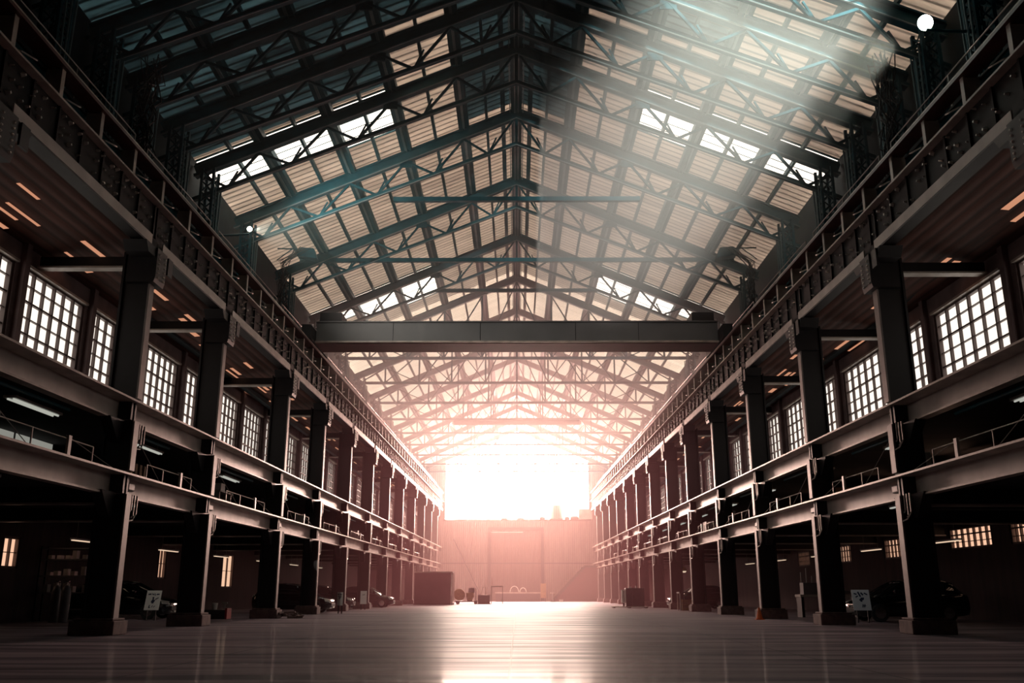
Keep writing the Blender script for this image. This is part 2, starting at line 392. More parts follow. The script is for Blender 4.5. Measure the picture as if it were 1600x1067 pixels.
def bayname(sd,i):
    n=len(COLS[sd])
    if i==0: return 'in the %s bay nearest the camera'%SIDE[sd]
    return 'in the %s bay %s from the camera'%(SIDE[sd],ORD[i])
def bays(sd):
    ys=[6.0]+COLS[sd]+[YE-.3]
    return [(ys[i],ys[i+1]) for i in range(len(ys)-1)]
def side_root(name,label,cat,sd,y0,z,y1,z1,group):
    """root at the near end of a bay; +x faces the hall, +y runs away from the camera on both sides"""
    o=thing(name,label,cat,(sd*W,y0,z),0,group)
    o.rotation_euler=(math.atan2(z1-z,y1-y0),0,0)
    if sd>0: o.scale=(-1,1,1)
    return o
for sd in (-1,1):
    for i,(y0,y1) in enumerate(bays(sd)):
        L=y1-y0; bn=bayname(sd,i)
        # two edge beams of the gallery floors
        for lev,(zt,zbm,nm) in enumerate(((4.05,3.50,'lower'),(5.95,5.40,'upper'))):
            r=side_root('gallery_beam','grey edge beam of %s gallery %s'%(nm,bn),'beam',sd,y0,zt*kz(y0),y1,zt*kz(y1),nm+' gallery edge beams')
            f=MB(); f.box(-.62,.0,0,L,-.05,0); f.build('top_flange',M['flange'],r)
            w=MB(); w.box(-.50,-.47,.0,L,zbm-zt+.03,-.05); w.build('web',M['girder'],r)
            f=MB(); f.box(-.62,-.36,0,L,zbm-zt-.02,zbm-zt+.03); f.build('bottom_flange',M['flange'],r)
            for y in (.06,L-.16):
                s=MB(); s.box(-.47,-.12,y,y+.10,zbm-zt+.03,-.05); s.build('stiffener',M['steel'],r)
            if lev==0:
                s=MB(); s.box(-.47,-.22,.42,.86,-.40,-.18); s.build('junction_box',M['darkbox'],r,bevel=.04)
        # crane girder
        z0=10.17
        r=side_root('crane_girder','riveted crane girder %s'%bn,'girder',sd,y0,z0*kz(y0),y1,z0*kz(y1),'crane girders along the hall')
        p=MB(); p.hexa([(-.02,.42,.05),(.02,.42,.05),(.02,L-.36,.05),(-.02,L-.36,.05),(-.02,.42,.33),(.02,.42,.33),(.02,L-.36,.33),(-.02,L-.36,.33)])
        p.build('lower_plate',M['girder'],r)
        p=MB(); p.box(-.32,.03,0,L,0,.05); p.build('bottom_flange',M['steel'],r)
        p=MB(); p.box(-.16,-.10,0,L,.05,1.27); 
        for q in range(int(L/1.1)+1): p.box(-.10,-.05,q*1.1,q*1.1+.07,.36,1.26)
        p.build('web',M['webblack'],r)
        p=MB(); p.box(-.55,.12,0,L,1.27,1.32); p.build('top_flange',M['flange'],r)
        p=MB(); q=0.25
        while q<L-.2:
            for zz in (.55,.82,1.10):
                if random.random()<.7: p.rivet((-.10,q+random.uniform(-.1,.1),zz+random.uniform(-.08,.08)),random.uniform(.025,.07),.09)
            q+=.42
        p.build('rivets',M['rivet'],r)
        # walkway panel between girder flange and crane rail
        z0=11.49
        r=side_root('walkway_skirt','short posts below the crane rail %s'%bn,'panel',sd,y0,z0*kz(y0),y1,z0*kz(y1),'walkway panels under the crane rails')
        p=MB(); p.box(-.50,-.46,0,L,0,.80); p.build('backing_sheet',M['roofsteel'],r)
        n=max(2,int(round(L/1.9)))
        for q in range(n):
            y=q*L/n+.1
            p=MB(); p.box(-.42,-.04,y,y+.03,.0,.80); p.box(-.06,-.02,y-.05,y+.10,0,.80); p.build('post',M['flange'],r)
            p=MB(); p.tube([(-.44,y+.55,.40),(-.2,y+.62,.37),(-.1,y+.9,.38),(-.1,y+1.05,.42)],.022,6); p.build('bracket_arm',M['railing'],r)
        # handrail above
        z0=12.36
        r=side_root('walkway_railing','thin handrail above the crane rail %s'%bn,'railing',sd,y0+.05,z0*kz(y0),y1,z0*kz(y1),'handrails of the crane walkway')
        a,bb=(.4,L-.5)
        for h in (.42,.80,1.12):
            p=MB(); p.tube([(-.75,a,h),(-.75,bb,h)],.020,6); p.build('rail',M['railing'],r)
        for q in range(3):
            y=a+(bb-a)*q/2
            p=MB(); p.tube([(-.75,y,-.05),(-.75,y,1.12)],.022,6); p.build('post',M['railing'],r)
    # continuous crane rail and walkway plank
    b=MB(); tilted(b,*sorted((sd*9.93,sd*10.35)),6,18,12.28,12.36); tilted(b,*sorted((sd*9.93,sd*10.35)),18,YE-.3,12.28,12.36)
    o=b.build('crane_rail',M['redpipe']); tag(o,'long rust red crane rail running the length of the %s wall'%SIDE[sd],'rail','crane rails')
    b=MB(); tilted(b,*sorted((sd*9.95,sd*10.02)),6,18,12.36,12.42); tilted(b,*sorted((sd*9.95,sd*10.02)),18,YE-.3,12.36,12.42)
    p=b.build('rail_head',M['flange'],o)
    b=MB(); tilted(b,*sorted((sd*10.4,sd*12.55)),6,18,12.22,12.28); tilted(b,*sorted((sd*10.4,sd*12.55)),18,YE-.3,12.22,12.28)
    o=b.build('crane_walkway',M['steel']); tag(o,'dark plate walkway behind the %s crane rail'%SIDE[sd],'walkway','crane walkways')
    # pipes that run along the walkway
    for q,(xo,z,m_) in enumerate(((10.62,12.75,'redpipe'),(10.9,12.95,'railing'),(11.3,13.6,'roofsteel'))):
        b=MB(); yy=[6,18,34,52,70,90,YE-.4]; pts=[(sd*(xo+.03*math.sin(y)),y,z*kz(y)+.03*math.sin(1.7*y)) for y in yy]
        b.tube(pts,.045,8); o=b.build('service_pipe',M[m_])
        tag(o,'%s service pipe along the %s crane walkway'%(('rust red','grey','dark')[q],SIDE[sd]),'pipe','service pipes')
    # cross beams from column to window wall
    for i,y in enumerate(COLS[sd]):
        for (z0,z1,nm) in ((9.62,9.97,'under the gallery roof'),(3.25,3.70,'under the lower gallery floor')):
            k=kz(y); xa,xb=sorted((sd*(W+.8),sd*(13.15 if z0>5 else 17.9)))
            t=thing('cross_beam','dark cross beam %s at the %s %s column'%(nm,ORD[i],SIDE[sd]),'beam',(0,y,0),0,'cross beams '+nm)
            b=MB(); b.box(xa,xb,-.05,.05,z0*k+.05,z1*k); b.build('web',M['steel'],t)
            b=MB(); b.box(xa,xb,-.16,.16,z0*k,z0*k+.05); b.build('bottom_flange',M['flange'],t)

# ------------------------------------------------------------------ roof
RY=[17.0,20.5,23.4,26.1,29.1,32.5,37.7,44.8,52.8,60.6,68.3,76.0,83.7,91.4,99.1,107.0,115.0,122.5]
PX=[2.4,5.0,7.5,10.1]
EX=12.5
def zu(x): return 22.0-.43*abs(x)          # underside of the rafters
def zs(x): return 22.92-.43*abs(x)         # roof sheets
def truss(y,kind,label):
    t=thing('roof_truss',label,'truss',(0,y,0),0,'roof trusses')
    for s in (-1,1):
        m=MB(); m.bar((0,0,zu(0)+.04),(s*EX,0,zu(EX)+.04),.36,.08,(0,0,1)); m.bar((0,0,zu(0)+.28),(s*EX,0,zu(EX)+.28),.10,.44,(0,0,1)); m.bar((0,0,zu(0)+.47),(s*EX,0,zu(EX)+.47),.36,.06,(0,0,1))
        m.build('rafter',M['roofsteel'],t)
        l=MB(); l.bar((0,-.15,zu(0)-.02),(s*EX,-.15,zu(EX)-.02),.05,.05); l.build('rafter_lip',M['rooflip'],t)
    def zl(x): return 20.75-.405*abs(x)
    if kind in ('A','C'):
        for s in (-1,1):
            m=MB(); m.bar((0,0,zl(0)),(s*EX,0,zl(EX)),.20,.13); m.build('bottom_chord',M['roofsteel'],t)
            l=MB(); l.bar((0,-.09,zl(0)-.08),(s*EX,-.09,zl(EX)-.08),.03,.04); l.build('chord_lip',M['rooflip'],t)
            tops=[0.15]+PX+[EX-.2]; 
            for i in range(len(tops)-1):
                xm=tops[i]+(tops[i+1]-tops[i])*.5
                for xt in (tops[i],tops[i+1]):
                    m=MB(); m.bar((s*xt,0,zu(xt)),(s*xm,0,zl(xm)),.09,.09,(0,1,0)); m.build('brace',M['roofsteel'],t)
                m=MB(); m.bar((s*(xm-.35),0,(zu(xm)+zl(xm))/2+.2),(s*xm,0,zl(xm)),.06,.06,(0,1,0)); m.build('strut',M['roofsteel'],t)
            g=MB(); g.box(s*PX[1]-.28,s*PX[1]+.28,-.03,.03,zu(PX[1])-.28,zu(PX[1])+.05); g.build('gusset',M['roofsteel'],t)
        m=MB(); m.box(-.07,.07,-.07,.07,zl(0),zu(0)); m.build('king_post',M['roofsteel'],t)
    if kind=='C':
        zt,hx={37.7:(18.0,5.5),44.8:(17.75,11.3),52.8:(18.75,4.9)}.get(y,(17.5,8))
        m=MB(); m.box(-hx,hx,-.10,.10,zt-.10,zt+.10); m.build('collar_tie',M['roofsteel'],t)
    if kind=='B':
        zt=16.5
        m=MB(); m.box(-12.4,12.4,-.11,.11,zt-.12,zt+.06); m.build('tie_beam',M['roofsteel'],t)
        for s in (-1,1):
            tops=[0.0]+PX+[12.0]
            for i in range(len(tops)):
                x=tops[i]
                if i<len(tops)-1 and (i>0 or s>0):
                    m=MB(); m.bar((s*x,0,zt),(s*x,0,zu(x)),.12,.12,(0,1,0)); m.build('post',M['roofsteel'],t)
                if i<len(tops)-1:
                    xn=tops[i+1]; m=MB(); m.bar((s*x,0,zu(x)),(s*xn,0,zt),.08,.08,(0,1,0)); m.build('brace',M['roofsteel'],t)
                    if 0<i<4:
                        m=MB(); m.bar((s*x,0,zt),(s*xn,0,zu(xn)),.06,.06,(0,1,0)); m.build('brace',M['roofsteel'],t)
    return t
nA=nB=0
for i,y in enumerate(RY):
    if y<60:
        kind='C' if y in (37.7,44.8,52.8) else 'A'
        lab='blue green pitched roof truss with sloping bottom chord, %s from the camera'%ORD[nA] if kind=='A' else 'pitched roof truss with a %s level collar tie, %s from the camera'%({37.7:'short',44.8:'long',52.8:'high'}[y],ORD[nA])
        nA+=1
    else:
        kind='B'; nB+=1; lab='hazy roof truss with level tie beam, %s beyond the bridge crane'%ORD[nB-1]
    truss(y,kind,lab)
# purlins
RB0,RB1=YN,YE-.2
for s,sn in ((-1,'left'),(1,'right')):
    for j,x in enumerate(PX):
        t=thing('roof_purlin','long dark roof purlin, %s below the ridge on the %s slope'%(ORD[j],sn),'purlin',(s*x,0,0),0,'main roof purlins')
        m=MB(); m.box(-.24,.24,RB0,RB1,zs(x)-.42,zs(x)-.14); m.build('beam',M['roofsteel'],t)
        m=MB(); m.box(-.05,.05,RB0,RB1,zs(x)-.47,zs(x)-.42); m.build('flange_lip',M['rooflip'],t)
    edges=[.35]+PX+[EX-.1]
    for j in range(5):
        x=(edges[j]+edges[j+1])/2
        m=MB(); m.box(s*x-.06,s*x+.06,RB0,RB1,zs(x)-.26,zs(x)-.08); o=m.build('roof_joist',M['roofsteel'])
        tag(o,'thin roof joist in the %s gap down from the ridge on the %s slope'%(ORD[j],sn),'joist','thin roof joists')
t=thing('ridge_beam','multiple dark beam running under the roof ridge','beam',(0,0,0))
for x,w in ((-.62,.2),(.62,.2),(0,.5)):
    m=MB(); m.box(x-w/2,x+w/2,RB0,RB1,zs(.5)-.36,zs(.5)-.12); m.build('beam',M['roofsteel'],t)
for x in (-.3,-.08,.08,.3):
    m=MB(); m.box(x-.025,x+.025,RB0,RB1,zs(.5)-.43,zs(.5)-.365); m.build('flange_lip',M['rooflip'],t)
# roof sheets by cell; glazed cells become windows
edges=[0]+PX+[EX+.3]
RYB=[YN]+RY+[YE]
SKY={}
def add_sky(i0,cells,f0,f1):
    for c in cells: SKY[(i0,c)]=(f0,f1)
i325=RYB.index(32.5); i528=RYB.index(52.8); i760=RYB.index(76.0); i205=RYB.index(20.5)
SKY[(i325,2)]=(.05,.70); SKY[(i325,3)]=(.05,.60); SKY[(i325,4)]=(.05,.60)
for c,f in ((2,.75),(3,.7),(4,.5)): SKY[(i528,c)]=(.08,f)
def cell(b,s,xa,xb,ya,yb,mi):
    za,zb=zs(xa),zs(xb)
    b.hexa([(s*xa,ya,za),(s*xb,ya,zb),(s*xb,yb,zb),(s*xa,yb,za),(s*xa,ya,za+.05),(s*xb,ya,zb+.05),(s*xb,yb,zb+.05),(s*xa,yb,za+.05)],mi)
for s in (-1,1):
    b=MB()
    for i in range(len(RYB)-1):
        ya,yb=RYB[i],RYB[i+1]
        for c in range(5):
            xa,xb=edges[c],edges[c+1]
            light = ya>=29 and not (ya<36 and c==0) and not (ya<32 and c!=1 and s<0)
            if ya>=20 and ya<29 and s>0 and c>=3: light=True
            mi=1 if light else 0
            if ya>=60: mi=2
            if ya<17: mi=3  # unseen near cells made opaque to keep daylight off the column fronts
            if (i,c) in SKY:
                f0,f1=SKY[(i,c)]; y0=ya+(yb-ya)*f0; y1=ya+(yb-ya)*f1
                cell(b,s,xa,xb,ya,y0,mi); cell(b,s,xa,xb,y1,yb,mi)
                nw[0]+=1; r=sempty('window_%d'%nw[0])
                g=MB(); cell(g,s,xa,xb,y0,y1,0); struct(g.build('window_pane',M['day_roof'],r))
                g=MB()
                for q in range(1,5):
                    yy=y0+(y1-y0)*q/5; g.bar((s*xa,yy,zs(xa)-.02),(s*xb,yy,zs(xb)-.02),.022,.03)
                for yy in (y0,y1): g.bar((s*xa,yy,zs(xa)-.03),(s*xb,yy,zs(xb)-.03),.07,.06)
                struct(g.build('window_frame',M['roofsteel'],r))
            else: cell(b,s,xa,xb,ya,yb,mi)
    struct(b.build('ceiling',[M['sheet'],M['sheetlight'],M['sheetbright'],M['slab']]))

# lattice posts carrying the roof along both walls
for s,sn in ((-1,'left'),(1,'right')):
    proto=None; n=0
    for y in RY:
        lab='laced steel post below the roof eave, %s from the camera on the %s wall'%(ORD[n],sn); n+=1
        if proto is None:
            t=thing('lattice_post',lab,'post',(s*11.9,y,0),0,'laced roof posts')
            for yy in (-.28,.28):
                for xx in (-.22,.22):
                    m=MB(); m.box(xx-.05,xx+.05,yy-.05,yy+.05,12.3,16.9); m.build('leg',M['roofsteel'],t)
            m=MB()
            for xx in (-.22,.22):
                for q in range(10):
                    z=12.4+q*.44; m.bar((xx,-.28,z),(xx,.28,z+.44),.05,.02,(1,0,0)); m.bar((xx,.28,z),(xx,-.28,z+.44),.05,.02,(1,0,0))
            for yy in (-.28,.28):
                for q in range(10):
                    z=12.4+q*.44; m.bar((-.22,yy,z),(.22,yy,z+.44),.05,.02,(0,1,0)); m.bar((.22,yy,z),(-.22,yy,z+.44),.05,.02,(0,1,0))
            m.build('lacing',M['roofsteel'],t)
            m=MB()
            for q in range(3): m.tube([(-s*(.32+.02*q),-.2+.18*q,12.3),(-s*(.34+.03*q),-.2+.16*q,14.2),(-s*(.32+.04*q),-.22+.2*q,16.3)],.03,6)
            m.build('conduit',M['rooflip'],t); proto=t
        else: dup(proto,(s*11.9,y,0),0,lab)

# ------------------------------------------------------------------ bridge crane
t=thing('bridge_crane','grey box girder bridge crane spanning the hall, red underneath','crane',(0,43.3,0))
b=MB(); b.box(-9.9,9.9,0,.06,12.95,13.92); b.build('front_web',M['crane'],t)
b=MB(); b.box(-9.9,9.9,-.10,.16,13.92,13.98); b.build('top_flange',M['crane'],t)
b=MB(); b.box(-9.9,9.9,-.16,.06,12.88,12.95); b.build('bottom_flange',M['flange'],t)
b=MB(); b.box(-9.9,9.9,.06,1.75,12.86,12.92); b.build('underside_plate',M['cranered'],t)
b=MB(); b.box(-9.9,9.9,1.69,1.75,12.92,13.92); b.build('rear_web',M['cranered'],t)
b=MB()
for x in (-6.1,2.9,6.0,-1.8): b.box(x-.012,x+.012,-.012,0,12.95,13.92)
b.build('panel_seam',M['steel'],t)
for s in (-1,1):
    x0,x1=sorted((s*9.9,s*10.35)); b=MB(); b.box(x0,x1,-1.2,3.0,12.86,13.5); e=b.build('end_carriage',M['steel'],t)
    for y in (-.8,2.6):
        w=MB(); w.lathe([(.10,-.08),(.22,-.08),(.22,.08),(.10,.08)],14,(s*10.13,y,13.0),'x'); w.build('wheel',M['steel'],e)
    b=MB(); b.box(*sorted((s*8.7,s*9.8)),.2,1.5,13.98,14.5); b.build('motor_box',M['steel'],t)
# spreader bar hung further down the hall
t=thing('hanging_bar','long red brown beam hanging below the far trusses','beam',(0,83.7,0))
b=MB(); b.tube([(-5.95,0,16.15),(-5.8,0,16.15),(5.8,0,16.15),(5.95,0,16.15)],[.12,.24,.24,.12],12); b.build('bar',M['cranered'],t)
for x in (-4.5,0,4.5):
    b=MB(); b.tube([(x,0,16.35),(x,0,16.40)],.03,6); b.build('hanger',M['roofsteel'],t)

# ------------------------------------------------------------------ far wall, door, gable glazing
GB=10.3
b=MB(); z0=zf(YE)-.3
b.box(-18.2,-3.7,YE,YE+.3,z0,GB); b.box(3.4,18.2,YE,YE+.3,z0,GB); b.box(-3.7,3.4,YE,YE+.3,9.1,GB)
for s in (-1,1):
    xa,xb=s*9.75,s*18.2
    b.hexa([(xa,YE,GB),(xb,YE,GB),(xb,YE+.3,GB),(xa,YE+.3,GB),(xa,YE,zs(9.75)),(xb,YE,zs(9.75)-1),(xb,YE+.3,zs(9.75)-1),(xa,YE+.3,zs(9.75))])
struct(b.build('wall_end',M['clad']))
b=MB(); b.box(-9.9,9.9,YE-.22,YE,GB-.16,GB+.04); struct(b.build('trim_1',M['steel']))
b=MB(); b.box(-18,18,YE-.05,YE,4.55,4.66); struct(b.build('trim_2',M['steel']))
nw[0]+=1; r=sempty('window_%d'%nw[0])
p=MB(); p.quad([(-9.75,YE+.1,GB),(9.75,YE+.1,GB),(9.75,YE+.1,zs(9.75)),(0,YE+.1,zs(0)),(-9.75,YE+.1,zs(9.75))]); struct(p.build('window_pane',M['day_end'],r))
p=MB(); p.box(-9.85,-9.7,YE-.05,YE+.05,GB,zs(9.75)); p.box(9.7,9.85,YE-.05,YE+.05,GB,zs(9.75)); struct(p.build('window_frame',M['frame'],r))
d=sempty('door_1',(0,YE,0))
b=MB(); b.box(-3.5,3.2,.05,.15,zf(YE),8.9); struct(b.build('door_leaf',M['doorm'],d))
b=MB(); b.box(-3.9,-3.5,-.15,.2,zf(YE),9.2); b.box(3.2,3.6,-.15,.2,zf(YE),9.2); b.box(-3.9,3.6,-.15,.2,8.9,9.3); struct(b.build('door_frame',M['steel'],d))
b=MB(); b.box(-3.5,.8,-.05,.05,8.6,8.72); struct(b.build('door_rail',M['white'],d))

# ------------------------------------------------------------------ things at the far end
def on(x,y): return (x,y,zf(y))
t=thing('shipping_container','plain dark container standing on the floor before the far left columns','container',on(-7.7,88.0))
b=MB(); b.box(-1.75,1.6,-1.2,1.2,.12,2.85); b.build('body',M['container'],t)
b=MB(); b.box(-1.8,1.75,-1.25,1.25,2.85,2.95); b.build('roof',M['girder'],t)
for x in (1.6,1.72):
    b=MB(); b.box(x,x+.06,-1.25,-1.15,0,2.85); b.box(x,x+.06,1.15,1.25,0,2.85); b.build('corner_post',M['flange'],t)
b=MB(); b.box(-1.8,1.75,-1.22,1.22,0,.12); b.build('base_rail',M['steel'],t)

t=thing('leaning_pole','long thin pole leaning against the far wall beside the big door','pole',on(-5.1,123.6))
b=MB(); b.tube([(.05,0,1.4),(-3.4,.9,8.0)],.06,6); b.build('pole',M['steel'],t)
b=MB(); b.box(-.25,.25,-.2,.2,0,.2); b.tube([(0,0,.2),(.05,0,1.45)],.08,8); b.build('stand',M['steel'],t)

t=thing('engine_trolley','yellow engine with a round flywheel on a low trolley by the container','machine',on(-4.75,90.5))
b=MB(); b.box(-1.2,1.0,-.4,.4,.22,.34); b.box(-1.1,-1.0,-.3,.3,.1,.22); b.build('trolley',M['darkbox'],t)
b=MB(); b.lathe([(.15,-.1),(.52,-.1),(.56,0),(.52,.1),(.15,.1)],20,(-.75,-.25,.90),'y'); b.build('flywheel',M['yellow'],t,smooth=False)
b=MB(); b.box(-.1,.62,-.35,.35,.62,1.08); b.box(-.02,.5,-.38,.3,.34,.62); b.build('engine_block',M['yellow'],t,bevel=.03)
b=MB(); b.box(.1,.7,-.2,.2,1.08,1.5); b.box(.78,.84,-.3,.3,.34,1.5); b.build('radiator',M['grey'],t)
for x in (-.9,.8):
    for y in (-.42,.42):
        b=MB(); b.lathe([(.05,-.05),(.16,-.05),(.16,.05),(.05,.05)],12,(x,y,.16),'y'); b.build('wheel',M['tyre'],t)
t=thing('handled_crate','dark crate with a bent tube handle in front of the far door','crate',on(-3.15,92.0))
b=MB(); b.box(-.65,.5,-.4,.4,.05,.85); b.box(-.72,.6,-.45,.45,0,.06); b.build('box',M['darkbox'],t)
b=MB(); b.tube([(-.4,0,.85),(-.15,0,1.55),(.05,0,1.60),(.1,0,1.5),(.1,0,.85)],.03,6); b.build('handle',M['railing'],t)
t=thing('tube_frame_table','tall bare tube frame table by the left jamb of the far door','table',on(-2.0,94.0))
b=MB(); b.box(-.6,.6,-.4,.4,1.62,1.72); b.build('tabletop',M['railing'],t)
for x in (-.55,.55):
    for y in (-.35,.35):
        b=MB(); b.tube([(x,y,0),(x,y,1.62)],.03,6); b.build('leg',M['railing'],t)
t=thing('long_counter','long low counter standing across the foot of the far door','counter',on(.1,120.5))
b=MB(); b.box(-2.9,2.9,-.4,.4,1.0,1.15); b.build('countertop',M['flange'],t)
b=MB(); b.box(-2.8,2.8,-.3,.35,0,1.0); b.build('body',M['darkbox'],t)
for q,(x,r) in enumerate(((-.35,.55),(.75,.40))):
    b=MB(); pts=[(x+r*math.cos(a),120.5,zf(120.5)+1.15+.03+r*1.3*math.sin(a)) for a in [PI*k/10 for k in range(11)]]
    b.tube(pts,.05,6); o=b.build('hoop',M['white']); tag(o,'%s pale wire hoop standing on the long counter'%('larger','smaller')[q],'hoop')
t=thing('extinguisher_panel','narrow upright orange panel at the right jamb of the far door','panel',on(3.25,117.5))
b=MB(); b.box(-.33,.33,-.08,.08,.45,2.2); b.build('board',M['yellow'],t)
for x in (-.25,.25):
    b=MB(); b.box(x-.04,x+.04,-.05,.05,0,.5); b.build('leg',M['steel'],t)
t=thing('work_stool','small metal stool near the foot of the far stair','stool',on(4.4,117.0))
b=MB(); b.lathe([(.02,0),(.36,0),(.36,.08),(.02,.08)],14,(0,0,1.02)); b.build('seat',M['flange'],t)
b=MB(); b.tube([(0,0,.1),(0,0,1.04)],.07,8); b.build('post',M['railing'],t)
b=MB(); b.lathe([(.02,0),(.3,0),(.26,.1),(.05,.12)],14,(0,0,0)); b.build('foot',M['steel'],t)
t=thing('stair_flank','dark closed stair rising along the far wall to the right gallery','stair',on(0,122.0))
b=MB(); b.prism([(4.5,0),(12.8,0),(12.8,4.3),(8.7,4.3)],0,2.0); b.build('side_panel',M['cranered'],t)
b=MB()
for k in range(14):
    x=4.6+4.1*k/14; z=4.3*k/14; b.box(x,x+.36,-.1,2.0,z,z+.30)
b.build('steps',M['steel'],t)
b=MB(); b.bar((4.4,-.1,.05),(8.7,-.1,4.36),.16,.24,(0,1,0)); b.box(8.7,12.8,-.16,-.02,4.25,4.5); b.build('stringer',M['steel'],t)
o=MB(); o.box(-.25,.25,-.2,.2,0,.26); o=o.build('paper_scrap',M['white']); o.location=on(5.45,117.5); tag(o,'small white packet lying before the stair foot','packet')
# things on the ledge of the far wall
zl_=GB+.04
t=thing('storage_tank','round tank standing on the ledge under the bright gable','tank',(5.3,YE-.1,zl_))
b=MB(); b.lathe([(.1,0),(.92,0),(.95,.1),(.95,1.7),(.8,1.9),(.1,2.0)],20); b.build('shell',M['clad'],t,smooth=True)
b=MB(); b.tube([(0,0,2.0),(0,0,2.12)],.2,8); b.build('cap',M['steel'],t)
for q,(x,w,h,lb) in enumerate(((-1.7,.45,.25,'small flat lump on the ledge left of the ridge line'),(.5,.55,.25,'low rounded lump on the ledge above the big door'),(3.4,.4,.4,'small bundle on the ledge left of the round tank'),(6.75,.35,.4,'round topped bundle on the ledge right of the tank'),(7.75,.6,.5,'long low bundle on the ledge beside the pale box'))):
    b=MB(); b.lathe([(.05,0),(w,0),(w*1.02,h*.5),(w*.8,h*.9),(.05,h)],12); o=b.build('ledge_bundle',M['container'],smooth=True); o.location=(x,YE-.1,zl_); o.scale=(1,.6,1); tag(o,lb,'bundle','bundles on the far ledge')
t=thing('ledge_box','pale box at the right end of the far ledge','box',(9.2,YE-.4,zl_))
b=MB(); b.box(-.9,.9,-.3,.3,0,1.25); b.build('body',M['girder'],t); b=MB(); b.box(-.98,.98,-.36,.36,1.25,1.36); b.build('lid',M['flange'],t)

# ------------------------------------------------------------------ cars
def loft(sts, name, m, parent):
    """sts: list of (x, ring of (y,z) half outline from bottom to top centre)"""
    b=MB(); n=None
    for x,half in sts:
        ring=[(x,y,z) for y,z in half]+[(x,-y,z) for y,z in reversed(half)]
        b.v += ring; n=len(ring)
    for i in range(len(sts)-1):
        for k in range(n):
            b.f.append((i*n+k,i*n+(k+1)%n,(i+1)*n+(k+1)%n,(i+1)*n+k)); b.mi.append(0)
    b.f.append(tuple(reversed(range(n)))); b.mi.append(0)
    b.f.append(tuple((len(sts)-1)*n+k for k in range(n))); b.mi.append(0)
    return b.build(name,m,parent,smooth=True)
def make_car():
    t=thing('car','x','car')
    S=[(0,.60,.30,.60),(-.06,.70,.24,.68),(-.25,.79,.20,.76),(-.7,.85,.19,.86),(-1.15,.87,.19,.94),(-2.2,.88,.19,.98),(-3.3,.88,.19,1.0),(-3.8,.85,.21,1.0),(-4.05,.78,.26,.95),(-4.12,.68,.34,.86)]
    loft([(x,[(w*.90,zb),(w*.98,zb+.10),(w,(zb+zt)/2),(w*.98,zt-.12),(w*.90,zt-.03),(w*.5,zt)]) for x,w,zb,zt in S],'body',M['carpaint'],t)
    loft([(x,[(wb,zb),(wb*.97,zb+(zt-zb)*.4),(wt*1.03,zt-.06),(wt*.9,zt)]) for x,wb,wt,zb,zt in
          ((-.95,.76,.70,.85,.93),(-1.35,.80,.66,.88,1.18),(-1.80,.81,.62,.90,1.42),(-2.4,.81,.63,.92,1.48),(-3.1,.80,.62,.93,1.46),(-3.55,.78,.60,.93,1.36),(-3.95,.70,.62,.92,1.02))],'cabin_glass',M['carglass'],t)
    loft([(x,[(w,z-.05),(w*.97,z),(w*.7,z+.035)]) for x,w,z in ((-1.72,.60,1.40),(-2.4,.64,1.475),(-3.1,.63,1.455),(-3.6,.60,1.345))],'roof',M['carpaint'],t)
    for s in (-1,1):
        b=MB(); b.tube([(-.92,s*.74,.93),(-1.35,s*.70,1.19),(-1.78,s*.62,1.42),(-2.4,s*.645,1.50)],.022,6); b.build('pillar_glint',M['chrome'],t)  # bright strip added for the shine along the windscreen edge
        b=MB(); b.hexa([(-.05,s*.38,.56),(-.02,s*.66,.56),(-.26,s*.80,.60),(-.3,s*.45,.60),(-.1,s*.38,.68),(-.08,s*.64,.70),(-.34,s*.80,.76),(-.36,s*.45,.76)]); b.build('headlight',M['headlamp'],t)
        b=MB(); b.box(-1.45,-1.30,*sorted((s*.86,s*1.05)),.98,1.12); b.build('wing_mirror',M['carpaint'],t,bevel=.03)
        for x in (-.78,-3.25):
            w=MB(); w.lathe([(.12,-.09),(.29,-.10),(.315,-.06),(.315,.06),(.29,.10),(.12,.09)],20,(x,s*.80,.315),'y'); w=w.build('wheel',M['tyre'],t)
            r=MB(); r.lathe([(.03,-.105),(.20,-.102),(.20,.102),(.03,.105)],10,(x,s*.80,.315),'y'); r.build('rim',M['chrome'],w)
    b=MB(); b.box(-.10,.03,-.52,.52,.34,.50); b.build('grille',M['tyre'],t,bevel=.02)
    b=MB(); b.box(.0,.05,-.22,.22,.26,.34); b.build('number_plate',M['white'],t)
    return t
car=make_car(); car['label']='black hatchback in the deep shade of the second left bay, nose to the hall'; car['group']='black cars under the galleries'
car.location=on(-13.9,38.6)
CG='black cars under the galleries'
dup(car,on(-9.75,50.2),0,'black hatchback between two left columns with a white card at its nose',CG)
dup(car,on(-10.5,61.0),0,'black car mostly hidden behind a left column, a white card on its front',CG)
dup(car,on(-9.15,70.4),0,'far black hatchback poking out from the left arcade near the container',CG)
dup(car,on(12.3,35.2),PI,'black car in the dark right bay behind a tilted white card',CG)
dup(car,on(10.05,63.2),PI,'black car beside a right column with its bright headlamp towards the hall',CG)
